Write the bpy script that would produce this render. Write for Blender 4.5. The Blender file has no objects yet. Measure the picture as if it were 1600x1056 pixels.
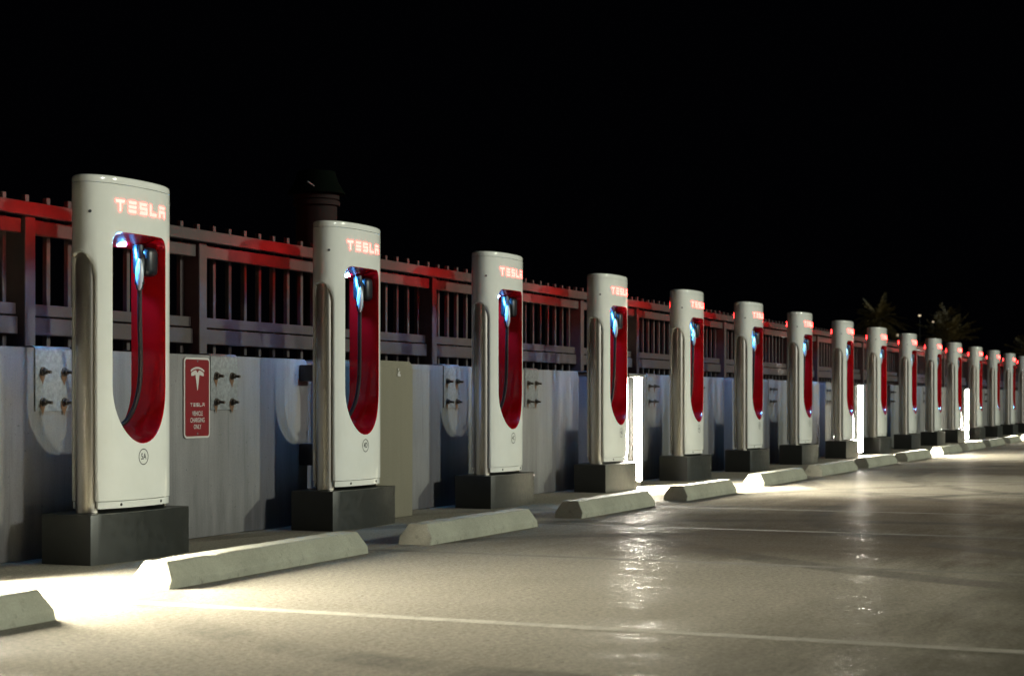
import bpy, bmesh, math, random
from mathutils import Vector, Matrix
R = math.radians
random.seed(7)
sc = bpy.context.scene
COL = sc.collection

# ------------------------------------------------------------------ camera
# world: +X runs along the row away from the camera, +Y towards the wall, Z up
cam_d = bpy.data.cameras.new('camera')
cam = bpy.data.objects.new('camera', cam_d); COL.objects.link(cam)
cam.location = (0, 0, .9145)
cam.rotation_euler = (R(90), 0, R(23.353 - 90))
cam_d.sensor_width = 36
cam_d.lens = 2682.8 / 1600 * 36
cam_d.shift_y = (626.2 - 528) / 1600
cam_d.clip_start = .1; cam_d.clip_end = 2000
cam_d.dof.use_dof = True
cam_d.dof.focus_distance = 11.5
cam_d.dof.aperture_fstop = 4
sc.camera = cam

# ------------------------------------------------------------------ night sky
w = bpy.data.worlds.new('World'); sc.world = w; w.use_nodes = True
bg = w.node_tree.nodes['Background']
bg.inputs[0].default_value = (.55, .6, 1, 1); bg.inputs[1].default_value = .0007

# ------------------------------------------------------------------ far lot floodlight
sun_d = bpy.data.lights.new('far_floodlight', 'SUN')
sun_d.energy = 1.3; sun_d.angle = R(2.4); sun_d.color = (.95, 1, .80)
sun = bpy.data.objects.new('far_floodlight', sun_d); COL.objects.link(sun)
AZ, EL = R(29), R(16)
d = Vector((-math.sin(AZ) * math.cos(EL), math.cos(AZ) * math.cos(EL), -math.sin(EL)))   # travel direction
sun.rotation_euler = d.to_track_quat('-Z', 'Y').to_euler()

# second lot lamp, high on a mast across the lot (the photograph's shadows are doubled)
mast_d = bpy.data.lights.new('lot_mast_lamp', 'POINT')
mast_d.energy = 33000; mast_d.color = (.97, 1, .93); mast_d.shadow_soft_size = 2.2
mast = bpy.data.objects.new('lot_mast_lamp', mast_d); COL.objects.link(mast)
mast.location = (13, -42, 16)

sc.view_settings.view_transform = 'Standard'
sc.view_settings.look = 'None'
sc.view_settings.exposure = 0; sc.view_settings.gamma = 1
sc.view_settings.use_curve_mapping = False
sc.render.engine = 'CYCLES'
sc.cycles.use_denoising = True
sc.cycles.use_light_tree = True
sc.cycles.max_bounces = 6
sc.cycles.sample_clamp_indirect = 4

# ------------------------------------------------------------------ materials
def nt(m): return m.node_tree.nodes, m.node_tree.links
def base_mat(name, col, rough=.5, metal=0., spec=.5, coat=0.):
    m = bpy.data.materials.new(name); m.use_nodes = True
    b = m.node_tree.nodes['Principled BSDF']
    b.inputs['Base Color'].default_value = (*col, 1)
    b.inputs['Roughness'].default_value = rough
    b.inputs['Metallic'].default_value = metal
    b.inputs['Specular IOR Level'].default_value = spec
    b.inputs['Coat Weight'].default_value = coat
    b.inputs['Coat Roughness'].default_value = .06
    return m
def noise(m, scale, detail=4, rough=.6, stretch=(1, 1, 1), coord='Object', rot=(0, 0, 0)):
    n, l = nt(m)
    tc = n.new('ShaderNodeTexCoord'); mp = n.new('ShaderNodeMapping')
    mp.inputs['Scale'].default_value = stretch; mp.inputs['Rotation'].default_value = rot
    t = n.new('ShaderNodeTexNoise'); t.inputs['Scale'].default_value = scale
    t.inputs['Detail'].default_value = detail; t.inputs['Roughness'].default_value = rough
    l.new(tc.outputs[coord], mp.inputs[0]); l.new(mp.outputs[0], t.inputs[0])
    return t.outputs[0]
def ramp(m, fac, stops):
    n, l = nt(m); r = n.new('ShaderNodeValToRGB')
    e = r.color_ramp.elements
    while len(e) < len(stops): e.new(.5)
    for q, (p, c) in zip(e, stops):
        q.position = p; q.color = (*c, 1) if len(c) == 3 else c
    l.new(fac, r.inputs[0]); return r.outputs[0]
def mixc(m, fac, a, b, mode='MIX'):
    n, l = nt(m); x = n.new('ShaderNodeMix'); x.data_type = 'RGBA'; x.blend_type = mode
    for s, v in ((0, fac), (6, a), (7, b)):
        if hasattr(v, 'is_linked') or isinstance(v, bpy.types.NodeSocket): l.new(v, x.inputs[s])
        else: x.inputs[s].default_value = v if s == 0 else (*v, 1)
    return x.outputs[2]
def setc(m, sock, inp='Base Color'):
    m.node_tree.links.new(sock, m.node_tree.nodes['Principled BSDF'].inputs[inp])
def bump(m, h, strength=.3, dist=.01, prev=None):
    n, l = nt(m); b = n.new('ShaderNodeBump')
    b.inputs['Strength'].default_value = strength; b.inputs['Distance'].default_value = dist
    l.new(h, b.inputs['Height'])
    if prev: l.new(prev, b.inputs['Normal'])
    l.new(b.outputs[0], n['Principled BSDF'].inputs['Normal']); return b.outputs[0]
def math_n(m, op, a, b=None, c=None):
    n, l = nt(m); x = n.new('ShaderNodeMath'); x.operation = op
    for i, v in enumerate((a, b, c)):
        if v is None: continue
        if isinstance(v, bpy.types.NodeSocket): l.new(v, x.inputs[i])
        else: x.inputs[i].default_value = v
    return x.outputs[0]
def emis(name, col, strength):
    m = base_mat(name, (.02, .02, .02), .4)
    b = m.node_tree.nodes['Principled BSDF']
    b.inputs['Emission Color'].default_value = (*col, 1); b.inputs['Emission Strength'].default_value = strength
    return m

M = {}
# glossy white shell with a faint film of dust
m = M['white'] = base_mat('white_gloss_plastic', (.74, .745, .68), .16, coat=.35)
n1 = noise(m, 3.2, 6, .65); setc(m, ramp(m, n1, [(.3, (.76, .765, .70)), (.65, (.82, .825, .765))]))
n2 = noise(m, 14, 5, .7); setc(m, ramp(m, n2, [(.35, (.06,) * 3), (.7, (.13,) * 3)]), 'Roughness')
bump(m, noise(m, 380, 2, .5), .05, .001)
m = M['red'] = base_mat('red_gloss_lining', (.50, .002, .004), .15, coat=.2)
m = M['steel'] = base_mat('satin_steel_column', (.62, .58, .50), .33, 1.)
s2 = noise(m, 2.5, 4); setc(m, ramp(m, s2, [(.3, (.58, .54, .465)), (.7, (.66, .62, .55))]))
M['black'] = base_mat('black_rubber', (.012, .012, .014), .42)
M['gloss_black'] = base_mat('black_satin_plastic', (.008, .011, .016), .36)
M['grip'] = base_mat('pale_grey_grip', (.55, .62, .70), .25)
M['dark'] = base_mat('dark_screw', (.05, .05, .05), .5, .6)
M['ink'] = base_mat('black_print', (.03, .03, .03), .5)
M['letters'] = emis('lit_red_letters', (1, .037, .030), 24)
M['rear_letters'] = emis('lit_red_rear_letters', (1, .022, .022), 64)
M['led'] = emis('cool_led', (.075, .42, 1), 1250)
# powder coated plinth, scuffed
m = M['plinth'] = base_mat('charcoal_powder_coat', (.032, .033, .032), .38)
p1 = noise(m, 6, 7, .7); setc(m, ramp(m, p1, [(.35, (.010, .0115, .0098)), (.7, (.0175, .0195, .0165))]))
p2 = noise(m, 22, 6, .7); setc(m, ramp(m, p2, [(.3, (.32,) * 3), (.75, (.50,) * 3)]), 'Roughness')
bump(m, noise(m, 260, 2), .12, .002)
# wall concrete with run-down streaks
def concrete(name, lo, mid, hi, sk=1.):
    m = base_mat(name, mid, .82, spec=.3)
    st = noise(m, 5, 6, .7, (1, 1, .12))
    bl = noise(m, 1.3, 5, .6)
    gr = noise(m, 90, 4, .7)
    c = ramp(m, st, [(.30, lo), (.52, mid), (.72, hi)])
    c = mixc(m, math_n(m, 'MULTIPLY', ramp(m, bl, [(.45, (0,) * 3), (.75, (1,) * 3)]), .5 * sk), c, tuple(x * .62 for x in mid))
    c = mixc(m, .28, c, ramp(m, gr, [(.3, tuple(x * .55 for x in mid)), (.7, tuple(min(1, x * 1.35) for x in mid))]))
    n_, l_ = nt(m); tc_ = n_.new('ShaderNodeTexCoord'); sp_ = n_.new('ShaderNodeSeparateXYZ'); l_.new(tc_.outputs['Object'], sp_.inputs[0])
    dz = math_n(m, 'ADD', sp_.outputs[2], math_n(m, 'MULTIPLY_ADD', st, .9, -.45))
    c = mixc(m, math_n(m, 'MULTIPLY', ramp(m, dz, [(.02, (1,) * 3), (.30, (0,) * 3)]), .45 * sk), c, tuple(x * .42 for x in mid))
    run = noise(m, 17, 4, .7, (1, 1, .03))
    c = mixc(m, math_n(m, 'MULTIPLY', ramp(m, run, [(.56, (0,) * 3), (.70, (1,) * 3)]), .5 * sk), c, tuple(x * .5 for x in mid))
    pit = noise(m, 34, 2, .5)
    c = mixc(m, math_n(m, 'MULTIPLY', ramp(m, pit, [(.68, (0,) * 3), (.72, (1,) * 3)]), .5 * sk), c, tuple(x * .3 for x in mid))
    setc(m, c)
    b1 = bump(m, bl, .25, .02); bump(m, gr, .35, .004, b1)
    return m
M['wall'] = concrete('stained_wall_concrete', (.13, .128, .126), (.198, .194, .192), (.255, .25, .249))
M['cabinet'] = concrete('beige_pebble_coat', (.165, .152, .108), (.18, .166, .12), (.195, .18, .13), .2)
m = M['stop'] = base_mat('wheel_stop_concrete', (.34, .34, .29), .85, spec=.3)
a = noise(m, 4, 6, .65); g = noise(m, 130, 3, .7); v = noise(m, 11, 5, .7)
c = ramp(m, a, [(.3, (.23, .232, .180)), (.7, (.36, .36, .282))])
c = mixc(m, ramp(m, v, [(.58, (0,) * 3), (.70, (.7,) * 3)]), c, (.085, .082, .068))
c = mixc(m, .3, c, ramp(m, g, [(.3, (.18, .18, .14)), (.7, (.43, .43, .35))]))
setc(m, c); bump(m, g, .4, .004, bump(m, v, .3, .01))
# fence paint
m = M['fence'] = base_mat('dull_fence_paint', (.036, .024, .023), .55)
f1 = noise(m, 9, 6, .7); setc(m, ramp(m, f1, [(.3, (.028, .0185, .0175)), (.7, (.045, .031, .029))]))
bump(m, noise(m, 120, 3), .2, .002)
m = M['galv'] = base_mat('galvanised_plate', (.42, .44, .46), .48, .55)
q = noise(m, 26, 6, .75, (1, 1, 1)); qq = noise(m, 9, 5, .7)
c = ramp(m, q, [(.34, (.13, .14, .148)), (.5, (.19, .20, .21)), (.66, (.265, .275, .285))])
c = mixc(m, ramp(m, qq, [(.66, (0,) * 3), (.76, (.6,) * 3)]), c, (.16, .085, .04)); setc(m, c)
bump(m, q, .3, .003)
m = M['rust'] = base_mat('rusty_bolt', (.11, .09, .075), .6, .5)
r1 = noise(m, 60, 4); setc(m, ramp(m, r1, [(.35, (.05, .048, .046)), (.65, (.10, .078, .058))]))
M['rust_stain'] = base_mat('rust_stain', (.12, .062, .03), .85)
M['sign_red'] = base_mat('sign_red', (.17, .004, .009), .35)
M['sign_white'] = base_mat('sign_white', (.50, .48, .45), .4)
M['housing'] = base_mat('lamp_housing_paint', (.045, .042, .038), .5)
M['lamp'] = emis('tube_diffuser', (1, .93, .78), 2400)
M['blue_gleam'] = emis('blue_reflection_glow', (.10, .32, 1), 3.2)  # emission stands in for a blue reflection on the cabinet's side trim
M['clear'] = base_mat('side_trim_gloss', (.5, .45, .62), .15)
M['pipe'] = base_mat('dull_pipe', (.020, .013, .012), .8, spec=.1)
M['cap_green'] = base_mat('dark_green_cowl', (.0010, .0026, .0014), .9, spec=.03)
m = M['palm'] = base_mat('dry_palm_leaf', (.05, .038, .010), .6)
pl = noise(m, .9, 3); setc(m, ramp(m, pl, [(.35, (.05, .045, .015)), (.7, (.24, .16, .04))]))
M['trunk'] = base_mat('palm_trunk', (.05, .04, .028), .9)
M['far_lamp'] = emis('far_lamp_glow', (1, .78, .5), 1.1)

# parking surface: worn sealed concrete, slight sheen, tyre arcs
m = M['ground'] = base_mat('worn_lot_surface', (.2, .19, .165), .5, spec=.5)
n, l = nt(m)
big = noise(m, .55, 5, .6); mid = noise(m, 3.0, 6, .65); fine = noise(m, 55, 4, .75); grit = noise(m, 230, 3, .8)
swirl = noise(m, 1.1, 6, .7, (.45, 1.6, 1), rot=(0, 0, R(12)))
c = ramp(m, big, [(.3, (.205, .19, .165)), (.7, (.30, .283, .248))])
c = mixc(m, math_n(m, 'MULTIPLY', ramp(m, swirl, [(.42, (1,) * 3), (.60, (0,) * 3)]), .42), c, (.105, .096, .083))
c = mixc(m, .22, c, ramp(m, mid, [(.3, (.10, .095, .085)), (.7, (.30, .285, .25))]))
g40 = noise(m, 34, 5, .85)
c = mixc(m, .42, c, ramp(m, fine, [(.36, (.07, .066, .058)), (.5, (.22, .21, .185)), (.64, (.46, .44, .385))]))
c = mixc(m, .36, c, ramp(m, g40, [(.40, (.08, .075, .066)), (.60, (.40, .38, .335))]))
c = mixc(m, .25, c, ramp(m, grit, [(.38, (.05, .05, .045)), (.62, (.42, .40, .35))]))
# small dark specks of grit
vo = n.new('ShaderNodeTexVoronoi'); vo.inputs['Scale'].default_value = 9
tg = n.new('ShaderNodeTexCoord'); l.new(tg.outputs['Object'], vo.inputs['Vector'])
c = mixc(m, ramp(m, vo.outputs['Distance'], [(.05, (.7,) * 3), (.085, (0,) * 3)]), c, (.05, .046, .04))
tc = n.new('ShaderNodeTexCoord')
def arc(cx, cy, rad, wid, soft):
    vs = n.new('ShaderNodeVectorMath'); vs.operation = 'DISTANCE'
    l.new(tc.outputs['Object'], vs.inputs[0]); vs.inputs[1].default_value = (cx, cy, 0)
    wob = math_n(m, 'MULTIPLY_ADD', mid, .10, -.05)
    dd = math_n(m, 'ABSOLUTE', math_n(m, 'ADD', math_n(m, 'SUBTRACT', vs.outputs['Value'], rad), wob))
    mr = n.new('ShaderNodeMapRange'); mr.interpolation_type = 'SMOOTHSTEP'
    l.new(dd, mr.inputs[0]); mr.inputs[1].default_value = wid; mr.inputs[2].default_value = wid + soft
    mr.inputs[3].default_value = 1; mr.inputs[4].default_value = 0
    return mr.outputs[0]
sep = n.new('ShaderNodeSeparateXYZ'); l.new(tc.outputs['Object'], sep.inputs[0])
def soft(v, a_, b_):
    q_ = n.new('ShaderNodeMapRange'); q_.interpolation_type = 'SMOOTHSTEP'
    l.new(v, q_.inputs[0]); q_.inputs[1].default_value = a_; q_.inputs[2].default_value = b_; return q_.outputs[0]
# ground colour darkened on the lane side for steeper lamp falloff, ragged edge
yw = math_n(m, 'ADD', sep.outputs[1], math_n(m, 'MULTIPLY_ADD', swirl, 2.4, -1.2))
c = mixc(m, math_n(m, 'MULTIPLY', soft(yw, 2.2, .4), .76), c, (.050, .048, .038))
# brown patches between the lamps, painted dark for the lamps' falloff
def falloff_patch(cx, cy, rx, ry, amt):
    global c
    ex = math_n(m, 'DIVIDE', math_n(m, 'SUBTRACT', sep.outputs[0], cx), rx); ey = math_n(m, 'DIVIDE', math_n(m, 'SUBTRACT', sep.outputs[1], cy), ry)
    dd = math_n(m, 'SQRT', math_n(m, 'ADD', math_n(m, 'MULTIPLY', ex, ex), math_n(m, 'MULTIPLY', ey, ey)))
    dd = math_n(m, 'ADD', dd, math_n(m, 'MULTIPLY_ADD', swirl, .9, -.45))
    c = mixc(m, math_n(m, 'MULTIPLY', soft(dd, 1.1, .45), amt), c, (.058, .042, .033))
for cx in (10.9, 13.1, 15.2, 22.8, 25.4, 34.0, 36.6): falloff_patch(cx, 2.7, 1.6, 2.1, .62)
c = mixc(m, 1., c, (1.04, 1.02, .92), 'MULTIPLY')
patch = ramp(m, swirl, [(.40, (.1,) * 3), (.62, (1,) * 3)])
for cx, cy, rd, wd in ((8.5, 2.0, 3.24, .07), (8.5, 2.0, 4.55, .09), (9.3, 1.2, 5.9, .08), (14.5, -1.5, 6.3, .09), (14.5, -1.5, 4.8, .09), (22, -3, 8.2, .1), (22, -3, 6.9, .1)):
    k = math_n(m, 'MULTIPLY', math_n(m, 'MULTIPLY', arc(cx, cy, rd, wd, .10), patch), .72)
    c = mixc(m, k, c, (.075, .07, .062))
wet = noise(m, 13, 7, .78, (1.5, .6, 1))
b1 = bump(m, swirl, .30, .02); b2 = bump(m, wet, .35, .010, b1); b3 = bump(m, fine, .5, .008, b2); b4 = bump(m, grit, .6, .003, b3)
bands = noise(m, 2.2, 5, .7, (1, .5, 1))
gl = n.new('ShaderNodeBsdfGlossy'); l.new(ramp(m, wet, [(.50, (.42,) * 3), (.66, (.16,) * 3)]), gl.inputs['Roughness'])
gl.inputs['Color'].default_value = (.9, .9, .9, 1); l.new(b4, gl.inputs['Normal'])
df = n.new('ShaderNodeBsdfDiffuse'); df.inputs['Roughness'].default_value = .4; l.new(c, df.inputs['Color']); l.new(b4, df.inputs['Normal'])
lw = n.new('ShaderNodeLayerWeight'); lw.inputs['Blend'].default_value = .35; l.new(b2, lw.inputs['Normal'])
wf = math_n(m, 'MULTIPLY', ramp(m, wet, [(.50, (.25,) * 3), (.70, (1,) * 3)]), ramp(m, bands, [(.42, (.12,) * 3), (.60, (1,) * 3)]))
fac = math_n(m, 'MULTIPLY', math_n(m, 'MULTIPLY', lw.outputs['Fresnel'], wf), .095)
mx = n.new('ShaderNodeMixShader'); l.new(fac, mx.inputs[0]); l.new(df.outputs[0], mx.inputs[1]); l.new(gl.outputs[0], mx.inputs[2])
out = [q for q in n if q.type == 'OUTPUT_MATERIAL'][0]; l.new(mx.outputs[0], out.inputs['Surface'])
n.remove(n['Principled BSDF'])
m = M['line'] = base_mat('faded_stall_paint', (.2, .19, .15), .9, spec=.02)
n, l = nt(m)
ln = noise(m, 9, 7, .75); lf = noise(m, 70, 4, .75); lb = noise(m, .9, 4, .6)
c = ramp(m, ln, [(.40, (.23, .22, .18)), (.60, (.36, .345, .28))])
c = mixc(m, .4, c, ramp(m, lf, [(.35, (.10, .095, .08)), (.65, (.36, .34, .27))]))
tc = n.new('ShaderNodeTexCoord'); sep = n.new('ShaderNodeSeparateXYZ'); l.new(tc.outputs['Object'], sep.inputs[0])
q_ = n.new('ShaderNodeMapRange'); q_.interpolation_type = 'SMOOTHSTEP'
l.new(math_n(m, 'ADD', sep.outputs[1], math_n(m, 'MULTIPLY_ADD', lb, 3, -1.5)), q_.inputs[0]); q_.inputs[1].default_value = 3.0; q_.inputs[2].default_value = .8
c = mixc(m, math_n(m, 'MULTIPLY', q_.outputs[0], .6), c, (.115, .11, .085))  # lines take the same painted lamp falloff on the lane side
# the lines further along the row are worn down to almost the colour of the lot
w_ = n.new('ShaderNodeMapRange'); w_.interpolation_type = 'SMOOTHSTEP'
l.new(math_n(m, 'ADD', sep.outputs[0], math_n(m, 'MULTIPLY', lb, 1.5)), w_.inputs[0]); w_.inputs[1].default_value = 8.4; w_.inputs[2].default_value = 11.5
c = mixc(m, math_n(m, 'MULTIPLY', w_.outputs[0], .72), c, (.105, .095, .076))
setc(m, c); bump(m, lf, .4, .004)

# ------------------------------------------------------------------ helpers
def tag(o, label=None, cat=None, group=None, kind=None):
    for k, v in (('label', label), ('category', cat), ('group', group), ('kind', kind)):
        if v: o[k] = v
    return o
def link(name, me, parent=None):
    o = bpy.data.objects.new(name, me); COL.objects.link(o)
    if parent: o.parent = parent
    return o
def done(name, bm, mat, parent=None, smooth=None, loc=None):
    bmesh.ops.recalc_face_normals(bm, faces=bm.faces)
    me = bpy.data.meshes.new(name); bm.to_mesh(me); bm.free()
    for q in (mat if isinstance(mat, list) else [mat]): me.materials.append(q)
    if smooth is not None:
        for p in me.polygons: p.use_smooth = True
        me.set_sharp_from_angle(angle=R(smooth))
    o = link(name, me, parent)
    if loc: o.location = loc
    return o
def empty(name, loc, rz=0):
    o = bpy.data.objects.new(name, None); COL.objects.link(o)
    o.location = loc; o.rotation_euler = (0, 0, rz); o.empty_display_size = .2
    return o
def copy_tree(o, parent=None):
    c = o.copy(); COL.objects.link(c)
    if parent: c.parent = parent
    for ch in list(o.children): copy_tree(ch, c)
    return c
def box(bm, x0, x1, y0, y1, z0, z1, bev=0., seg=1):
    r = bmesh.ops.create_cube(bm, size=1)
    for v in r['verts']:
        v.co = Vector(((x0 + x1) / 2 + v.co.x * (x1 - x0), (y0 + y1) / 2 + v.co.y * (y1 - y0), (z0 + z1) / 2 + v.co.z * (z1 - z0)))
    if bev:
        ed = {e for v in r['verts'] for e in v.link_edges}
        bmesh.ops.bevel(bm, geom=list(ed), offset=bev, segments=seg, profile=.5, affect='EDGES')
def tube(bm, pts, rad, seg=10, caps=True):
    pts = [Vector(p) for p in pts]; rings = []
    rads = rad if isinstance(rad, (list, tuple)) else [rad] * len(pts)
    for i, p in enumerate(pts):
        t = (pts[min(i + 1, len(pts) - 1)] - pts[max(i - 1, 0)]).normalized()
        u = t.orthogonal().normalized() if i == 0 else (u - t * u.dot(t)).normalized()
        v = t.cross(u)
        rings.append([bm.verts.new(p + (u * math.cos(2 * math.pi * k / seg) + v * math.sin(2 * math.pi * k / seg)) * rads[i]) for k in range(seg)])
    for a_, b_ in zip(rings, rings[1:]):
        for k in range(seg): bm.faces.new((a_[k], a_[(k + 1) % seg], b_[(k + 1) % seg], b_[k]))
    if caps: bm.faces.new(rings[0][::-1]); bm.faces.new(rings[-1])
def lathe(bm, prof, seg=20, cx=0, cy=0):
    rings = [[bm.verts.new((cx + r * math.cos(2 * math.pi * k / seg), cy + r * math.sin(2 * math.pi * k / seg), z)) for k in range(seg)] for r, z in prof]
    for a_, b_ in zip(rings, rings[1:]):
        for k in range(seg): bm.faces.new((a_[k], a_[(k + 1) % seg], b_[(k + 1) % seg], b_[k]))
    bm.faces.new(rings[0][::-1]); bm.faces.new(rings[-1])
def spline(pts, n=8):
    P = [Vector(p) for p in pts]; P = [P[0] * 2 - P[1]] + P + [P[-1] * 2 - P[-2]]; out = []
    for i in range(1, len(P) - 2):
        for k in range(n):
            t = k / n; a_, b_, c_, d_ = P[i - 1:i + 3]
            out.append(.5 * ((2 * b_) + (c_ - a_) * t + (2 * a_ - 5 * b_ + 4 * c_ - d_) * t * t + (3 * b_ - a_ - 3 * c_ + d_) * t ** 3))
    out.append(P[-2]); return out
def text_polys(s, size, sx=1., spacing=1.):
    cu = bpy.data.curves.new('text', 'FONT'); cu.body = s; cu.size = size; cu.align_x = 'CENTER'; cu.align_y = 'CENTER'
    cu.resolution_u = 3; cu.space_character = spacing; cu.offset = size * .012
    o = bpy.data.objects.new('text', cu); COL.objects.link(o)
    dg = bpy.context.evaluated_depsgraph_get()
    me = bpy.data.meshes.new_from_object(o.evaluated_get(dg))
    bpy.data.objects.remove(o); bpy.data.curves.remove(cu)
    vs = [(v.co.x * sx, v.co.y) for v in me.vertices]; fs = [tuple(p.vertices) for p in me.polygons]
    bpy.data.meshes.remove(me)
    return vs, fs

# ------------------------------------------------------------------ ground
bm = bmesh.new()
vs = [bm.verts.new(p) for p in ((-40, -90, 0), (260, -90, 0), (260, 60, 0), (-40, 60, 0))]; bm.faces.new(vs)
tag(done('parking_ground', bm, M['ground']), kind='structure')
for i, u in enumerate([1.0, 3.75, 6.48, 9.36, 11.85, 14.16, 17.1, 19.9, 22.7, 25.5, 28.3, 31.2, 34.2, 37.0, 40.0, 43.2, 46.3, 49.4]):
    bm = bmesh.new()
    vs = [bm.verts.new(p) for p in ((u - .05, -.2, .0012), (u + .05, -.2, .0012), (u + .05, 5.25, .0012), (u - .05, 5.25, .0012))]; bm.faces.new(vs)
    tag(done('stall_line', bm, M['line']), kind='structure')

# ------------------------------------------------------------------ concrete wall
WY, WT, WH = 6.46, .34, 1.222
wall = empty('concrete_wall', (0, WY, 0))
tag(wall, 'long low grey concrete wall stained with vertical streaks behind the charging pillars', 'wall')
joints = [5.6, 11.13, 16.72, 22.08, 27.55, 33.1, 38.7, 44.3, 49.9, 55.5, 61.1, 66.7]
def wall_panel(x0, x1):
    bm = bmesh.new(); r = .05; pts = []
    prof = [(x0, 0), (x1, 0)]
    for k in range(6):
        t = k / 5 * math.pi / 2; prof.append((x1 - r + r * math.cos(t), WH - r + r * math.sin(t)))
    for k in range(6):
        t = k / 5 * math.pi / 2 + math.pi / 2; prof.append((x0 + r + r * math.cos(t), WH - r + r * math.sin(t)))
    f = [bm.verts.new((x, 0, z)) for x, z in prof]; b = [bm.verts.new((x, WT, z)) for x, z in prof]
    ff = bm.faces.new(f); bm.faces.new(b[::-1])
    for k in range(len(prof)): bm.faces.new((f[k], b[k], b[(k + 1) % len(prof)], f[(k + 1) % len(prof)]))
    bmesh.ops.bevel(bm, geom=list(ff.edges), offset=.014, segments=2, profile=.5, affect='EDGES')
    done('wall_panel', bm, M['wall'], wall, 40)
wall_panel(1.0, joints[0])
for a_, b_ in zip(joints, joints[1:]): wall_panel(a_ + .40, b_)
for j in joints:
    bm = bmesh.new(); box(bm, j - .1, j + .5, .20, .32, 0, WH - .02, .01); done('recessed_panel', bm, M['wall'], wall)

# ------------------------------------------------------------------ steel fence on the wall
fence = empty('steel_fence', (0, 6.6, 1.2))
tag(fence, 'dark painted steel bar fence with paired rails standing on the concrete wall', 'fence')
FY = 6.6; PITCH = 1.815
posts = [8.17 + PITCH * k for k in range(-2, 31)]
bm = bmesh.new(); box(bm, -.047, .047, .02, .165, .02, .80, .004); pm = done('post', bm, M['fence'], fence); pm.location = (posts[0], 0, 0)
# bracket: folded plate over the wall top
bm = bmesh.new()
hw = .165; path = [(.17, .034), (-.118, .034), (-.134, .030), (-.145, .019), (-.149, .003), (-.149, -.345)]
inn = [(.17, .024), (-.116, .024), (-.128, .021), (-.136, .013), (-.1395, .002), (-.1395, -.345)]
A = [[bm.verts.new((s * hw, y, z)) for y, z in path] for s in (-1, 1)]; B = [[bm.verts.new((s * hw, y, z)) for y, z in inn] for s in (-1, 1)]
for k in range(len(path) - 1):
    bm.faces.new((A[0][k], A[0][k + 1], A[1][k + 1], A[1][k])); bm.faces.new((B[0][k], B[1][k], B[1][k + 1], B[0][k + 1]))
    for s in (0, 1): bm.faces.new((A[s][k], B[s][k], B[s][k + 1], A[s][k + 1]))
for e in (0, -1): bm.faces.new((A[0][e], A[1][e], B[1][e], B[0][e]))
brk = done('bracket_plate', bm, M['galv'], fence, 50); brk.location = (posts[0], 0, 0)
bolt_me = None
for bx in (-.098, .098):
    for bz in (-.115, -.292):
        bm = bmesh.new()
        def cyl(y0, y1, r, seg, tilt=0):
            tube(bm, [(0, y0, 0), (0, y1, -tilt)], r, seg)
        cyl(0, -.006, .027, 14); cyl(-.006, -.026, .019, 6); cyl(-.026, -.03 - random.uniform(.022, .045), .0095, 8, .004)
        o = done('bolt', bm, M['rust'], brk, 40); o.location = (bx, -.149, bz)
        # rust run below the bolt, a thin film on the plate
        bm = bmesh.new(); w_ = random.uniform(.014, .026)
        pts = [(-w_ * 1.6, .01), (-w_ * 1.5, -.03), (-w_ * .5, -.055), (0, -.075), (w_ * .6, -.05), (w_ * 1.4, -.02), (w_ * 1.3, .012)]
        f_ = [bm.verts.new((x, 0, z)) for x, z in pts]; bm.faces.new(f_)
        done('rust_run', bm, M['rust_stain'], brk).location = (bx - .004, -.1512, bz - .006)
for px in posts[1:]:
    for src in (pm, brk):
        c_ = copy_tree(src, fence); c_.location = (px, 0, 0)
# rails: top channel runs past the posts, the others fit between them
bm = bmesh.new(); box(bm, posts[0], posts[-1], -.025, .02, .800, .880, .004); done('top_rail', bm, M['fence'], fence)
specs = (('rail', .045, .085, .70, .788), ('rail', .085, .125, .222, .292), ('rail', .07, .125, .108, .212))
for nm, y0, y1, z0, z1 in specs:
    bm = bmesh.new(); box(bm, .05, PITCH - .05, y0, y1, z0, z1, .004)
    r0 = done(nm, bm, M['fence'], fence); r0.location = (posts[0], 0, 0)
    for px in posts[1:-1]:
        c_ = r0.copy(); COL.objects.link(c_); c_.parent = fence; c_.location = (px, 0, 0)
bm = bmesh.new(); box(bm, -.018, .018, .127, .160, .04, .945, .003); pk = done('picket', bm, M['fence'], fence)
first = True
for px in posts[:-1]:
    for k in range(1, 10):
        x = px + (k - .5) * PITCH / 9
        if first: pk.location = (x, 0, 0); first = False; continue
        c_ = pk.copy(); COL.objects.link(c_); c_.parent = fence; c_.location = (x + random.uniform(-.004, .004), 0, random.uniform(-.006, .006))

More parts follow.
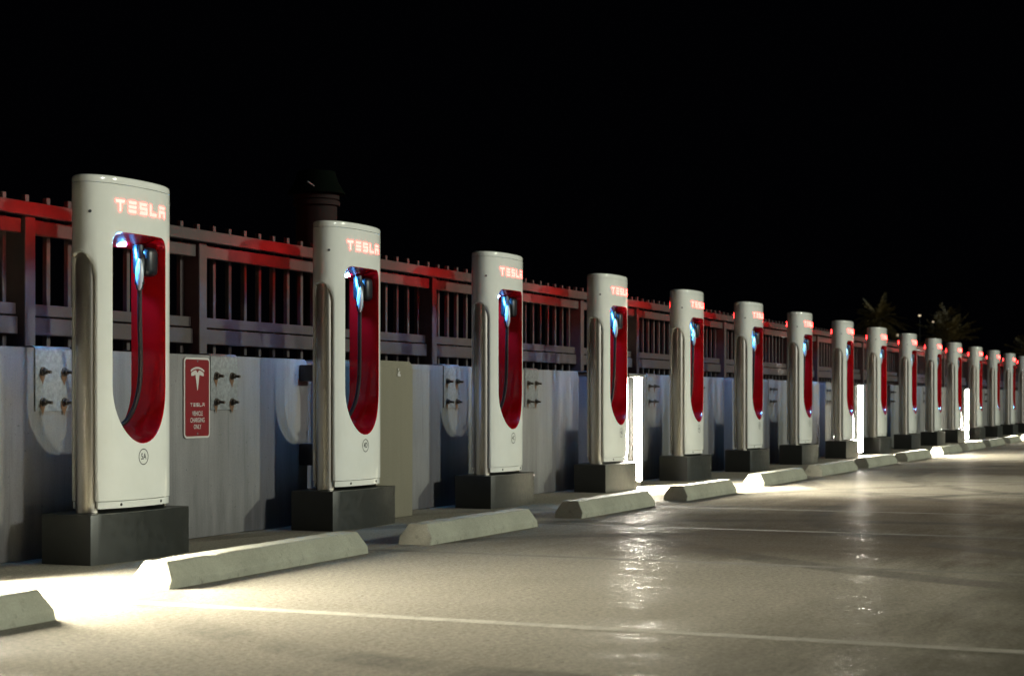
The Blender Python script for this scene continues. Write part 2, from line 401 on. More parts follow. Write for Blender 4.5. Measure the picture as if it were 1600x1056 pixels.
# ------------------------------------------------------------------ charging pillar (local origin: body centre on the ground; front is -Y)
SA, SB, SP = .41, .15, 2.3
XM, XR = .32, .352
def sup(x): return SB * max(0., 1 - abs(x / SA) ** SP) ** (1 / SP)
ZB, ZS, HC, HT, HW, HE, HR = .345, 2.150, 1.00, 1.884, .262, .335, .075
def hole_lo(x): return HC - HE * math.sqrt(max(0, 1 - (x / HW) ** 2))
def hole_hi(x):
    e = abs(x) - (HW - HR)
    return HT if e <= 0 else HT - HR + math.sqrt(max(0, HR * HR - e * e))
hx = sorted({round(HW * math.sin(math.pi / 2 * k / 12), 5) for k in range(-12, 13)} | {round(s * (HW - HR + HR * math.sin(math.pi / 2 * k / 6)), 5) for k in range(7) for s in (-1, 1)})
def hole_loop(inset=0.):
    lo = [(x, hole_lo(x)) for x in hx]
    hi = [(x, hole_hi(x)) for x in reversed(hx)]
    L = lo + hi
    if inset:
        out = []
        for i, p in enumerate(L):
            a_ = L[i - 1]; b_ = L[(i + 1) % len(L)]
            t = Vector((b_[0] - a_[0], b_[1] - a_[1])); t.normalize()
            out.append((p[0] - t.y * inset, p[1] + t.x * inset))
        return out
    return L
def shell():
    bm = bmesh.new()
    def V(x, y, z): return bm.verts.new((x, y, z))
    def strip(cols):
        for a_, b_ in zip(cols, cols[1:]):
            for k in range(len(a_) - 1):
                try: bm.faces.new((a_[k], b_[k], b_[k + 1], a_[k + 1]))
                except ValueError: pass
    for s in (-1, 1):
        def fy(x): return s * sup(x)
        strip([[V(x, fy(x), ZB + (hole_lo(x) - ZB) * t) for t in (0, .5, 1)] for x in hx])
        strip([[V(x, fy(x), hole_hi(x) + (ZS - hole_hi(x)) * t) for t in (0, .5, 1)] for x in hx])
        for sx in (-1, 1):
            xs = [HW + (XM - HW) * k / 4 for k in range(5)]
            zs = [ZB, ZB + (HC - ZB) * .5, HC, HT - HR, HT - HR + (ZS - HT + HR) * .5, ZS]
            strip([[V(sx * x, fy(x), z) for z in zs] for x in xs])
        # rounded lip into the opening
        L0 = hole_loop(); rr = .007; rings = []
        for k in range(2):
            t = math.pi / 2 * k / 4; Lk = hole_loop(rr * math.sin(t)) if k else L0
            rings.append([V(x, s * (sup(x0) - rr * (1 - math.cos(t))), z) for (x, z), (x0, _) in zip(Lk, L0)])
        for a_, b_ in zip(rings, rings[1:]):
            for k in range(len(a_)):
                try: bm.faces.new((a_[k], a_[(k + 1) % len(a_)], b_[(k + 1) % len(a_)], b_[k]))
                except ValueError: pass
    # sides with arched openings
    for sx in (-1, 1):
        yr = sup(XR); cols = []
        path = [(XM + (XR - XM) * k / 3, -1) for k in range(4)]
        pts = [(x, -sup(x)) for x, _ in path]
        inner = []
        for k in range(1, 20):
            y = -yr * math.cos(math.pi * k / 20); inner.append((SA * max(0, 1 - abs(y / SB) ** SP) ** (1 / SP), y))
        zs = [ZB, ZB + (HC - ZB) * .5, HC, 1.60, ZS]
        strip([[V(sx * x, y, z) for z in zs] for x, y in pts])
        strip([[V(sx * x, -y, z) for z in zs] for x, y in pts])
        arch = [(XR, -yr)] + inner + [(XR, yr)]
        def az(y): return 1.60 + .175 * max(0, 1 - abs(y / yr) ** 2.7) ** (1 / 2.7)
        strip([[V(sx * x, y, az(y) + (ZS - az(y)) * t) for t in (0, .15, .5, 1)] for x, y in arch])
        edge = [(XR, -yr, ZB), (XR, -yr, 1.0)] + [(x, y, az(y)) for x, y in arch] + [(XR, yr, 1.0), (XR, yr, ZB)]
        prev = [V(sx * x, y, z) for x, y, z in edge]
        for dx, dy, dz in ((.004, .008, -.008), (.002, .018, -.018), (-.010, .024, -.024), (-.06, .024, -.024)):
            cur = []
            for x, y, z in edge:
                on = z >= 1.59
                cy = y - math.copysign(min(abs(y), dy), y) if not on or abs(y) > yr * .6 else y * (1 - dy * 4)
                cur.append(V(sx * (x + dx), cy, z + (dz if on else 0)))
            strip([[a_, b_] for a_, b_ in zip(prev, cur)]); prev = cur
    bmesh.ops.remove_doubles(bm, verts=bm.verts, dist=.0006)
    # closed top, slightly inset
    ang = [2 * math.pi * k / 48 for k in range(48)]
    def se(t, sc_=1): return (SA * sc_ * math.copysign(abs(math.cos(t)) ** (2 / SP), math.cos(t)), SB * sc_ * math.copysign(abs(math.sin(t)) ** (2 / SP), math.sin(t)))
    o_ = [V(*se(t, .997), ZS - .002) for t in ang]; i_ = [V(*se(t, .955), ZS - .002) for t in ang]; j_ = [V(*se(t, .955), ZS + .004) for t in ang]
    for a_, b_ in ((o_, i_), (i_, j_)):
        for k in range(48): bm.faces.new((a_[k], a_[(k + 1) % 48], b_[(k + 1) % 48], b_[k]))
    bm.faces.new(j_)
    return bm
def se(t, sc_=1.): return (SA * sc_ * math.copysign(abs(math.cos(t)) ** (2 / SP), math.cos(t)), SB * sc_ * math.copysign(abs(math.sin(t)) ** (2 / SP), math.sin(t)))
def cap():
    bm = bmesh.new(); N = 64
    prof = [(.95, ZS + .0035), (1.0, ZS + .0035), (1.0, ZS + .027), (.996, ZS + .034), (.983, ZS + .041), (.955, ZS + .046), (.85, ZS + .050), (.5, ZS + .055), (.2, ZS + .057)]
    rings = [[bm.verts.new((*se(2 * math.pi * k / N, q), z)) for k in range(N)] for q, z in prof]
    for a_, b_ in zip(rings, rings[1:]):
        for k in range(N): bm.faces.new((a_[k], a_[(k + 1) % N], b_[(k + 1) % N], b_[k]))
    bm.faces.new(rings[0][::-1]); bm.faces.new(rings[-1])
    return bm
def lining():
    bm = bmesh.new(); L0 = hole_loop(); rr = .007; rings = []
    def ring(s, t):
        Lk = hole_loop(rr * math.sin(t))
        rings.append([bm.verts.new((x, s * (sup(x0) - rr * (1 - math.cos(t))), z)) for (x, z), (x0, _) in zip(Lk, L0)])
    for k in (1, 2, 3, 4): ring(-1, math.pi / 2 * k / 4)
    L = hole_loop(rr)
    for k in range(1, 8):
        q = k / 8 * 2 - 1
        dr = .058 * ((q + 1) / 1.5 if q <= .5 else (1 - q) / .5)     # the roof of the opening slopes down towards the back
        rings.append([bm.verts.new((x, q * (sup(x0) - rr), z - dr * min(1, max(0, (z - 1.5) / .3)))) for (x, z), (x0, _) in zip(L, L0)])
    for k in (4, 3, 2, 1): ring(1, math.pi / 2 * k / 4)
    for a_, b_ in zip(rings, rings[1:]):
        for k in range(len(a_)): bm.faces.new((a_[k], a_[(k + 1) % len(a_)], b_[(k + 1) % len(a_)], b_[k]))
    bmesh.ops.remove_doubles(bm, verts=bm.verts, dist=.0004)
    return bm
def column(sx):
    bm = bmesh.new(); rows = []
    for z in (.281, .9, 1.80):
        rows.append([bm.verts.new((sx * (.325 + .066 * math.sin(math.pi * k / 20)), -(.068) * math.cos(math.pi * k / 20), z)) for k in range(21)])
    for a_, b_ in zip(rows, rows[1:]):
        for k in range(20): bm.faces.new((a_[k], a_[k + 1], b_[k + 1], b_[k]))
    return bm
def trim(s):
    bm = bmesh.new(); xs = [-.345 + .69 * k / 28 for k in range(29)]
    ring = []
    for x in xs:
        y = sup(x) - .006
        ring.append([bm.verts.new((x, s * q, z)) for q, z in ((y - .012, .302), (y, .302), (y, .341), (y - .012, .341))])
    for a_, b_ in zip(ring, ring[1:]):
        for k in range(4): bm.faces.new((a_[k], a_[(k + 1) % 4], b_[(k + 1) % 4], b_[k]))
    bm.faces.new(ring[0]); bm.faces.new(ring[-1][::-1])
    return bm
def slab(bm, polys, off=.0035, th=.003, back=False):
    for P in polys:
        s = 1 if back else -1
        def Q(x, z, o): return bm.verts.new(((-x if back else x), s * (sup(x) + o), z))
        f_ = [Q(x, z, off) for x, z in P]; b_ = [Q(x, z, off - th) for x, z in P]
        bm.faces.new(f_); 
        for k in range(len(P)): bm.faces.new((f_[k], b_[k], b_[(k + 1) % len(P)], f_[(k + 1) % len(P)]))
def glyph(ch, x, z, w_, h):
    t = h * .245; c = h * .12
    def trap(z0, z1, x0=x, x1=x + w_): return [(x0 + c * .9, z0), (x1 - c * .9, z0), (x1, z1), (x0, z1)]
    if ch == 'T': return [trap(z + h - t, z + h), [(x + w_ / 2 - t * .36, z), (x + w_ / 2 + t * .36, z), (x + w_ / 2 + t * .36, z + h - t), (x + w_ / 2 - t * .36, z + h - t)]]
    if ch == 'E': return [trap(z, z + t), trap(z + (h - t) / 2, z + (h + t) / 2), trap(z + h - t, z + h)]
    if ch == 'S':
        g = (h - 3 * t) / 2; q = t * .85
        return [[(x, z), (x + w_ - c, z), (x + w_, z + c * .5), (x + w_, z + t), (x + c, z + t)],
                [(x + w_ - q, z + t), (x + w_, z + t), (x + w_, z + t + g), (x + w_ - q, z + t + g)],
                [(x, z + t + g), (x + w_, z + t + g), (x + w_, z + 2 * t + g), (x, z + 2 * t + g)],
                [(x, z + 2 * t + g), (x + q, z + 2 * t + g), (x + q, z + 2 * t + 2 * g), (x, z + 2 * t + 2 * g)],
                [(x, z + h - t), (x + w_ - c, z + h - t), (x + w_, z + h), (x, z + h)]]
    if ch == 'L':
        q = t * .85
        return [[(x, z), (x + q, z), (x + q, z + h), (x, z + h)], [(x + q, z), (x + w_ - c, z), (x + w_, z + t), (x + q, z + t)]]
    if ch == 'A':
        q = t * .8; g = (h - 3 * t) / 2
        zt = z + h - t - g
        return [trap(z + h - t, z + h), [(x, z), (x + q, z), (x + q, zt), (x, zt)], [(x + w_ - q, z), (x + w_, z), (x + w_, zt), (x + w_ - q, zt)],
                [(x + q, zt - t), (x + w_ - q, zt - t), (x + w_ - q, zt), (x + q, zt)]]
GW, GP = .073, .1022

def make_pillar(loc):
    root = empty('charging_pillar', loc)
    done('body_shell', shell(), M['white'], root, 34)
    done('top_cap', cap(), M['white'], root, 40)
    done('opening_lining', lining(), M['red'], root, 40)
    for sx in (-1, 1): done('side_column', column(sx), M['steel'], root, 60)
    done('kick_strip', trim(-1), M['white'], root, 40)
    done('kick_strip', trim(1), M['white'], root, 40)
    for x in (-.19, .20):
        bm = bmesh.new(); y = -(sup(x) - .006); tube(bm, [(0, .002, 0), (0, -.003, 0)], .0085, 10)
        done('screw', bm, M['dark'], root).location = (x, y, .322)
    for x, z in ((-.385, 1.985),):
        bm = bmesh.new(); y = -sup(x); tube(bm, [(0, .002, 0), (-.003, -.002, 0)], .009, 10); done('screw', bm, M['dark'], root).location = (x, y, z)
    # lit lettering, front letters one by one and the same word on the back
    for i, ch in enumerate('TESLA'):
        bm = bmesh.new(); slab(bm, glyph(ch, -.242 + i * GP, 1.998, GW, .067)); done('letter', bm, M['letters'], root)
    bm = bmesh.new()
    for i, ch in enumerate('TESLA'): slab(bm, glyph(ch, -.242 + i * GP, 1.998, GW, .067), back=True)
    done('rear_lettering', bm, M['rear_letters'], root)
    # downlight under the top of the opening
    bm = bmesh.new(); lathe(bm, [(.031, 1.842), (.031, 1.830), (.024, 1.826), (.008, 1.825)], 20, .03, .03); done('downlight', bm, M['led'], root, 60)
    # holster, handle and cable
    bm = bmesh.new(); box(bm, .138, .254, -.088, .040, 1.655, 1.825, .034, 4); done('holster', bm, M['gloss_black'], root, 50)
    H = spline([(.146, -.006, 1.832), (.138, -.016, 1.785), (.122, -.034, 1.730), (.110, -.044, 1.68), (.106, -.046, 1.63), (.110, -.044, 1.575)], 5)
    bm = bmesh.new()
    k_ = len(H) - 1
    tube(bm, H, [.033 if i / k_ < .32 else .036 if i / k_ < .36 else .030 - .004 * math.cos(i / k_ * 9) if i / k_ < .9 else .021 for i in range(len(H))], 14)
    hd = done('plug_handle', bm, M['gloss_black'], root, 50)
    bm = bmesh.new(); rings = []
    for i in range(13):
        t = i / 12; q = math.sin(math.pi * min(1, max(0, t * .92 + .06))) ** .6
        p = Vector((.112 - .010 * t, -.042 - .006 * t, 1.752 - .185 * t))
        c0 = Vector((-.78, -.62, 0)); s0 = Vector((.62, -.78, 0))
        rings.append([bm.verts.new(p + s0 * (.024 * q * math.cos(a_)) + c0 * (.014 + .022 * q * math.sin(a_))) for a_ in [math.pi * k / 8 for k in range(9)]])
    for a_, b_ in zip(rings, rings[1:]):
        for k in range(8): bm.faces.new((a_[k], a_[k + 1], b_[k + 1], b_[k]))
    done('grip', bm, M['grip'], hd, 70)
    C = spline([(.110, -.044, 1.58), (.125, -.034, 1.40), (.155, -.018, 1.20), (.176, .0, 1.05), (.168, .02, .92), (.145, .055, .82), (.10, .09, .765), (.06, .125, .75)], 8)
    bm = bmesh.new(); tube(bm, C, .0145, 10); done('cable', bm, M['black'], root, 60)
    # plinth: square ends, front and back gently bowed
    bm = bmesh.new(); N = 20; pts = []
    for s in (-1, 1):
        for k in range(N + 1):
            t = (k / N * 2 - 1) * (1 if s < 0 else -1); pts.append((-.040 + .478 * t, s * (.167 + .045 * (1 - t * t))))
    f_ = [bm.verts.new((x, y, 0)) for x, y in pts]; g_ = [bm.verts.new((x, y, .279)) for x, y in pts]
    bm.faces.new(f_[::-1]); tf = bm.faces.new(g_)
    for k in range(len(pts)): bm.faces.new((f_[k], f_[(k + 1) % len(pts)], g_[(k + 1) % len(pts)], g_[k]))
    bmesh.ops.bevel(bm, geom=list(tf.edges), offset=.004, segments=2, profile=.5, affect='EDGES')
    done('plinth', bm, M['plinth'], root, 30)
    return root
def badge(root, s):
    bm = bmesh.new(); N = 40; zc = .590; pr_ = []
    for r0, r1 in ((.042, .0475),):
        a_ = [bm.verts.new((r0 * math.cos(2 * math.pi * k / N), -(sup(r0) + .0012), zc + r0 * math.sin(2 * math.pi * k / N))) for k in range(N)]
        b_ = [bm.verts.new((r1 * math.cos(2 * math.pi * k / N), -(sup(r1) + .0012), zc + r1 * math.sin(2 * math.pi * k / N))) for k in range(N)]
        for k in range(N): bm.faces.new((a_[k], a_[(k + 1) % N], b_[(k + 1) % N], b_[k]))
    vs_, fs_ = text_polys(s, .052, .86)
    V_ = [bm.verts.new((x, -(sup(x) + .0012), zc + y)) for x, y in vs_]
    for f_ in fs_: bm.faces.new([V_[i] for i in f_])
    done('stall_badge', bm, M['ink'], root)

# pillar positions: plinth corner measured at 7.812 + 2.74 n
base_u = [7.82, 10.546, 13.268, 16.06, 18.755, 21.43, 24.2, 27.05, 29.80, 32.75, 35.62, 38.3, 41.5, 44.6, 47.7, 50.8, 53.9]
codes = ['5A', '4D', '4C', '4B', '4A', '3D', '3C', '3B', '3A', '2D', '2C', '2B', '2A', '1D', '1C', '1B', '1A']
words = ['first', 'second', 'third', 'fourth', 'fifth', 'sixth', 'seventh', 'eighth', 'ninth', 'tenth', 'eleventh', 'twelfth', 'thirteenth', 'fourteenth', 'fifteenth', 'sixteenth', 'seventeenth']
plabel = {0: 'white charging pillar with badge 5A, largest and leftmost of the row',
          1: 'white charging pillar with badge 4D, in front of the green cowled vent pipe',
          2: 'third white charging pillar from the left, just right of the beige cabinet',
          3: 'fourth white charging pillar from the left, beside the nearest glowing wall lamp',
          7: 'eighth white charging pillar from the left, just left of the middle glowing lamp'}
proto = None
for i, u in enumerate(base_u):
    loc = (u + .518, 6.09, 0)
    if proto is None: r_ = proto = make_pillar(loc)
    else: r_ = copy_tree(proto); r_.location = loc
    r_.rotation_euler = (0, 0, R(random.uniform(-.5, .5)) if i else 0)
    tag(r_, plabel.get(i, words[i] + ' white charging pillar from the left, with red lined opening'), 'charging pillar', 'charging pillars in a row along the wall')
pillars = [o for o in COL.objects if o.name.startswith('charging_pillar')]
for i, r_ in enumerate(sorted(pillars, key=lambda o: o.location.x)): badge(r_, codes[i])

# ------------------------------------------------------------------ wheel stops
def make_stop(L):
    bm = bmesh.new()
    prof = [(-.115, 0), (-.118, .045), (-.065, .132), (.065, .132), (.118, .045), (.115, 0)]
    def ring(x, k): return [bm.verts.new((x - (k * z), y, z)) for y, z in prof]
    n_ = 26; rings = [ring(-L / 2 + L * j / n_, -.42 if j == 0 else .42 if j == n_ else 0) for j in range(n_ + 1)]
    for a_, b_ in zip(rings, rings[1:]):
        for k in range(5): bm.faces.new((a_[k], a_[k + 1], b_[k + 1], b_[k]))
        bm.faces.new((a_[5], a_[0], b_[0], b_[5]))
    bm.faces.new(rings[0]); bm.faces.new(rings[-1][::-1])
    for rg_ in rings[1:-1]:
        for v in rg_[1:5]: v.co += Vector((0, random.gauss(0, .0008), random.gauss(0, .0007) - (.006 if random.random() < .05 else 0)))
    bmesh.ops.recalc_face_normals(bm, faces=bm.faces)
    ed = [e for e in bm.edges if e.calc_face_angle(0) > R(20) and max(v.co.z for v in e.verts) > .02]
    bmesh.ops.bevel(bm, geom=ed, offset=.009, segments=2, profile=.5, affect='EDGES')
    return bm
stops = [((4.77, 4.70), 2.14, 'wheel stop at the lower left corner, only its right end in view'),
         ((8.06, 4.97), 2.16, 'large wheel stop in front of pillar 5A, its left end glaring white'),
         ((10.67, 4.90), 1.78, 'concrete wheel stop in front of the pillar with badge 4D and beige cabinet'),
         ((13.37, 4.91), 1.78, 'third full wheel stop from the left, in front of the third pillar'),
         ((15.84, 4.86), 1.55, 'wheel stop in front of the nearest glowing lamp, with dark left end'),
         ((18.90, 4.92), 2.0, 'wheel stop right after the nearest lamp, its left end glaring white'),
         ((21.65, 4.92), 2.0, None), ((24.4, 4.92), 2.0, None), ((27.2, 4.90), 2.0, None), ((30.6, 4.93), 2.0, None), ((33.4, 4.92), 2.0, None),
         ((36.3, 4.92), 2.0, None), ((39.2, 4.92), 2.0, None), ((42.6, 4.92), 2.0, None), ((45.7, 4.92), 2.0, None), ((48.9, 4.92), 2.0, None)]
for i, ((x, y), L, lab) in enumerate(stops):
    o = done('wheel_stop', make_stop(L), M['stop']); o.location = (x, y, 0); o.rotation_euler = (0, 0, R([.6, 1.6, -.1, -.2, -1.2, .4, -.4][i]) if i < 7 else R(random.uniform(-.8, .8)))
    tag(o, lab or 'pale concrete wheel stop in front of the %s pillar from the left' % words[i - 1], 'wheel stop', 'concrete wheel stops in a line')

# ------------------------------------------------------------------ upright tube lamps at the wall
def make_lamp(loc):
    root = empty('wall_lamp', loc, R(-15))
    bm = bmesh.new(); box(bm, -.17, .09, 0, .085, 0, 1.165, .006, 2); done('housing', bm, M['housing'], root, 40)
    bm = bmesh.new(); box(bm, -.185, .105, -.035, .10, 1.166, 1.20, .006, 2); done('top_plate', bm, M['housing'], root, 40)
    bm = bmesh.new(); box(bm, -.062, .078, -.014, .004, .055, 1.163, .003); done('bezel', bm, M['black'], root)
    bm = bmesh.new(); bm.faces.new([bm.verts.new(p) for p in ((-.056, -.0150, .062), (.072, -.0150, .062), (.072, -.0150, 1.157), (-.056, -.0150, 1.157))])
    df_ = done('diffuser', bm, M['lamp'], root)
    if df_.data.polygons[0].normal.y > 0: df_.data.flip_normals()
    return root
lamp0 = make_lamp((6.45, 6.05, 0))
tag(lamp0, 'upright wall lamp left of the picture whose glare floods the near ground', 'wall lamp', 'upright glowing lamps at the wall')
for u, lab in ((17.37, 'nearest glowing upright wall lamp, beside the fourth pillar'), (28.68, 'middle glowing upright wall lamp, between eighth and ninth pillars'), (40.3, 'farthest glowing upright wall lamp in the row')):
    c_ = copy_tree(lamp0); c_.location = (u, 6.05, 0); tag(c_, lab)

# ------------------------------------------------------------------ beige cabinet, blue reflection on its side trim painted as glow
cab = empty('utility_cabinet', (11.95, 6.29, 0))
tag(cab, 'plain beige utility cabinet with rounded corners and a thin blue reflection painted as glow on its side trim', 'cabinet')
bm = bmesh.new(); r = .06; prof = [(-.42, 0), (.27, 0)]
for k in range(7):
    t = k / 6 * math.pi / 2; prof.append((.27 - r + r * math.cos(t), 1.225 - r + r * math.sin(t)))
for k in range(7):
    t = k / 6 * math.pi / 2 + math.pi / 2; prof.append((-.42 + r + r * math.cos(t), 1.225 - r + r * math.sin(t)))
f_ = [bm.verts.new((x, -.155, z)) for x, z in prof]; g_ = [bm.verts.new((x, .165, z)) for x, z in prof]
ff = bm.faces.new(f_); bm.faces.new(g_[::-1])
for k in range(len(prof)): bm.faces.new((f_[k], g_[k], g_[(k + 1) % len(prof)], f_[(k + 1) % len(prof)]))
bmesh.ops.bevel(bm, geom=list(ff.edges), offset=.012, segments=3, profile=.5, affect='EDGES')
done('body', bm, M['cabinet'], cab, 40)
def blister(z0, z1, wy, bul, mat, name, parent):
    bm = bmesh.new(); rows = []
    for i in range(15):
        t = i / 14; z = z0 + (z1 - z0) * t; q = min(1, math.sin(math.pi * t) * 3.2)
        rows.append([bm.verts.new((.2705 + bul * q * math.sin(math.pi * k / 8), -wy * math.cos(math.pi * k / 8), z)) for k in range(9)])
    for a_, b_ in zip(rows, rows[1:]):
        for k in range(8): bm.faces.new((a_[k], a_[k + 1], b_[k + 1], b_[k]))
    return done(name, bm, mat, parent, 60)
bz = blister(.735, 1.205, .085, .028, M['clear'], 'side_trim', cab)
blister(.85, 1.07, .092, .031, M['blue_gleam'], 'reflection_glow', bz)
bm = bmesh.new()
for k in range(16):
    a_ = random.uniform(0, 6.28); q = abs(random.gauss(0, .017)); s_ = random.uniform(.008, .015)
    cx, cz = q * math.cos(a_), q * math.sin(a_)
    bm.faces.new([bm.verts.new((cx + s_ * random.uniform(.6, 1.1) * math.cos(t), -.1565 - .0004 * k, cz + s_ * random.uniform(.6, 1.1) * math.sin(t))) for t in [6.283 * j / 7 for j in range(7)]])
done('paint_splash', bm, M['sign_white'], cab).location = (.02, 0, 1.125)

# ------------------------------------------------------------------ junction boxes in the recess behind the second pillar
for z0, z1, lab in ((1.06, 1.18, 'black junction box high on the wall, left of the pillar with badge 4D'), (.44, .60, 'black junction box low on the wall, left of the pillar with badge 4D')):
    root = empty('junction_box', (11.12, 6.44, z0))
    tag(root, lab, 'junction box', 'black junction boxes behind the second pillar')
    bm = bmesh.new(); box(bm, -.12, .10, -.10, .02, 0, z1 - z0, .008, 2); done('case', bm, M['black'], root, 40)
    bm = bmesh.new(); box(bm, -.125, .105, -.112, -.101, .006, z1 - z0 - .006, .004); done('lid', bm, M['gloss_black'], root)
    bm = bmesh.new(); tube(bm, spline([(.02, -.04, 0), (.03, -.05, -.12), (.08, -.04, -.24), (.09, -.03, -.43)], 6), .011, 8); done('cable', bm, M['black'], root, 60)

# ------------------------------------------------------------------ red signs on the wall
def make_sign(loc, lab):
    root = empty('parking_sign', loc); tag(root, lab, 'sign', 'red charging signs on the wall')
    W_, H_ = .305, .535
    def rr(w_, h_, r, y, bm):
        pts = []
        for cx, cz, a0 in ((w_ / 2 - r, h_ / 2 - r, 0), (-w_ / 2 + r, h_ / 2 - r, 90), (-w_ / 2 + r, -h_ / 2 + r, 180), (w_ / 2 - r, -h_ / 2 + r, 270)):
            for k in range(6): t = R(a0 + 18 * k); pts.append((cx + r * math.cos(t), cz + r * math.sin(t)))
        return [bm.verts.new((x, y, z)) for x, z in pts]
    bm = bmesh.new(); a_ = rr(W_, H_, .03, -.006, bm); b_ = rr(W_, H_, .03, 0, bm)
    bm.faces.new(a_); bm.faces.new(b_[::-1])
    for k in range(len(a_)): bm.faces.new((a_[k], b_[k], b_[(k + 1) % len(a_)], a_[(k + 1) % len(a_)]))
    done('backing_plate', bm, M['sign_white'], root)
    bm = bmesh.new(); bm.faces.new(rr(W_ - .026, H_ - .026, .02, -.0075, bm)); done('red_face', bm, M['sign_red'], root)
    bm = bmesh.new(); y = -.0092
    def F(pts, ox=0, oz=0, s=1): bm.faces.new([bm.verts.new((ox + x * s, y, oz + z * s)) for x, z in pts])
    # T emblem: bowed bar above, shield-shaped T below
    R0 = .16
    def bow(x, r): return math.sqrt(r * r - x * x) - R0
    top = [(-.082 + .164 * k / 12) for k in range(13)]
    zc = .205
    for xa, xb in zip(top, top[1:]):
        F([(xa * .96, zc + bow(xa * .96, R0 - .012)), (xb * .96, zc + bow(xb * .96, R0 - .012)), (xb, zc + bow(xb, R0)), (xa, zc + bow(xa, R0))])
    def T2(xs, lo, hi):
        for xa, xb in zip(xs, xs[1:]): F([(xa, lo(xa)), (xb, lo(xb)), (xb, hi(xb)), (xa, hi(xa))])
    hi_ = lambda x: zc + bow(x, R0 - .020)
    for sx in (-1, 1):
        xs = [sx * (.018 + .056 * k / 6) for k in range(7)]
        T2(xs if sx > 0 else xs[::-1], lambda x: hi_(x) - (.030 - .010 * max(0, (abs(x) - .05) / .024)), hi_)
        F([(0, zc - .155), (sx * .018, hi_(.018) - .03), (sx * .018, hi_(.018)), (0, hi_(0) - .020)])
        F([(0, zc - .155), (sx * .003, zc - .155), (sx * .024, hi_(.02) - .03), (sx * .018, hi_(.018) - .03)])
    done('emblem', bm, M['sign_white'], root)
    bm = bmesh.new()
    for i, ch in enumerate('TESLA'):
        for P in glyph(ch, -.085 + i * .0355, -.058, .027, .024): bm.faces.new([bm.verts.new((x, y, z)) for x, z in P])
    done('printed_word', bm, M['sign_white'], root)
    for s_, z_, sz in (('VEHICLE', -.105, .043), ('CHARGING', -.149, .043), ('ONLY', -.193, .043)):
        vs_, fs_ = text_polys(s_, sz, .76)
        bm = bmesh.new(); V_ = [bm.verts.new((x, y, z_ + q)) for x, q in vs_]
        for f_ in fs_: bm.faces.new([V_[i] for i in f_])
        done('printed_word', bm, M['sign_white'], root)
    for z_ in (.243, -.238):
        bm = bmesh.new(); tube(bm, [(0, -.007, 0), (0, -.011, 0)], .006, 8); done('screw', bm, M['galv'], root).location = (0, 0, z_)
make_sign((9.655, WY - .004, .935), 'red and white charging only sign between the two nearest pillars')
make_sign((31.3, WY - .004, .95), 'small far red sign beside the middle glowing lamp')

# ------------------------------------------------------------------ vent pipe behind the fence
vp = empty('vent_pipe', (12.72, 7.3, 0))
tag(vp, 'dark vent pipe with flared green cowl rising behind the fence and second pillar', 'vent pipe')
bm = bmesh.new(); lathe(bm, [(.175, 0), (.175, 2.56)], 28); done('pipe', bm, M['pipe'], vp, 40)
bm = bmesh.new(); lathe(bm, [(.185, 2.56), (.20, 2.565), (.20, 2.60), (.185, 2.605), (.18, 2.612), (.195, 2.618), (.195, 2.655), (.18, 2.66)], 28); done('collar', bm, M['pipe'], vp, 40)
bm = bmesh.new(); lathe(bm, [(.15, 2.66), (.245, 2.664), (.245, 2.675), (.225, 2.70), (.185, 2.77), (.165, 2.83), (.16, 2.855), (.05, 2.862)], 28); done('cowl', bm, M['cap_green'], vp, 40)
bm = bmesh.new(); tube(bm, [(-.27, -.13, 2.70), (-.46, -.18, 2.712)], .007, 6); done('glint_bar', bm, M['galv'], vp)  # made-up bar on the pipe, standing in for a small pale glint

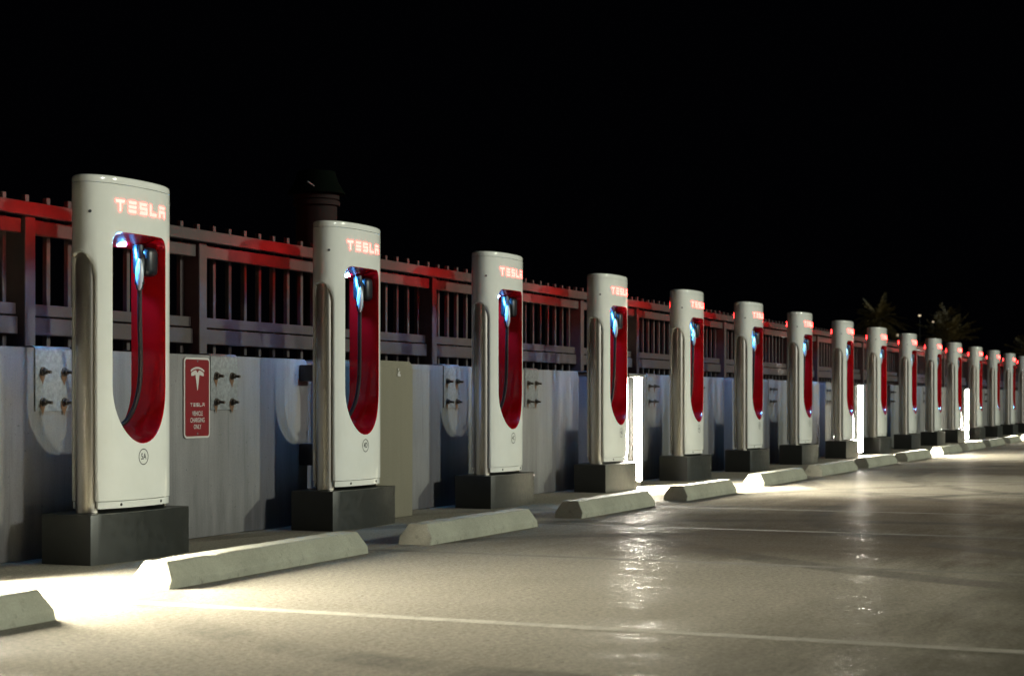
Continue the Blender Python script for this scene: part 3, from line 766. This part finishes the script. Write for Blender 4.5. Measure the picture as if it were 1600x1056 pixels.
# ------------------------------------------------------------------ palms and lamps beyond the lot
def palm(x, y, h, cr, up, nf, lab, seed):
    rnd = random.Random(seed)
    root = empty('palm_tree', (x, y, 0)); tag(root, lab, 'palm tree', 'palms beyond the lot')
    bm = bmesh.new(); tube(bm, [(0, 0, 0), (.1, 0, h * .4), (.05, .1, h * .8), (0, 0, h)], [.34, .26, .24, .28], 10); done('trunk', bm, M['trunk'], root, 60)
    bm = bmesh.new()
    for i in range(nf):
        az = 6.283 * (i * .618 % 1) ; el = R(rnd.uniform(*up)); L = cr * rnd.uniform(.8, 1.15)
        dr = Vector((math.cos(az) * math.cos(el), math.sin(az) * math.cos(el), math.sin(el)))
        side = Vector((-math.sin(az), math.cos(az), 0)); droop = rnd.uniform(.25, .6) * L * (math.cos(el) + .15)
        n_ = 16; pts = [Vector((0, 0, h)) + dr * (L * t / n_) + Vector((0, 0, -droop * (t / n_) ** 2)) for t in range(n_ + 1)]
        for a_, b_ in zip(pts, pts[1:]):
            q = .022; bm.faces.new([bm.verts.new(v) for v in (a_ - side * q, a_ + side * q, b_ + side * q, b_ - side * q)])
        for t in range(3, n_ + 1):
            f = t / n_; ll = cr * .26 * math.sin(math.pi * min(1, f * .8 + .12)) * rnd.uniform(.8, 1.2)
            fw = (pts[t] - pts[t - 1]).normalized()
            for s in (-1, 1):
                if rnd.random() < .12: continue
                tip = pts[t] + (side * s * .75 + fw * .65 + Vector((0, 0, -.25 + rnd.uniform(-.15, .15)))) * ll
                mid_ = pts[t] + (tip - pts[t]) * .5 + Vector((0, 0, .02)); q = fw * .05
                bm.faces.new([bm.verts.new(v) for v in (pts[t] - q * .5, mid_ - q, tip, mid_ + q)])
    done('crown', bm, M['palm'], root)
palm(142.9, 28.6, 7.6, 2.4, (-25, 72), 64, 'left of the two dark palms, drooping round crown above the far pillars', 3)
palm(144.6, 23.2, 5.6, 3.4, (32, 84), 46, 'right of the two dark palms, tall upright fronds above the far pillars', 5)
palm(146.2, 16.9, 4.6, 2.4, (-10, 80), 30, 'palm at the right edge of the picture, only a frond tip in view', 9)
for x, y, z, r, lab in ((180, 31.73, 9.74, .13, 'small far street lamp, upper one between the two palms'), (180, 33.97, 7.75, .17, 'brighter far street lamp, just right of the left palm'), (180, 30.36, 9.06, .09, 'faint far street lamp touching the right palm')):
    root = empty('street_lamp', (x, y, 0)); tag(root, lab, 'street lamp', 'far street lamps')
    bm = bmesh.new(); lathe(bm, [(.04, 0), (.025, z - r)], 8); done('pole', bm, M['black'], root, 60)
    bm = bmesh.new(); bmesh.ops.create_uvsphere(bm, u_segments=12, v_segments=8, radius=r)
    for v in bm.verts: v.co.z = v.co.z * .7 + z
    done('lamp_head', bm, M['far_lamp'], root, 60)
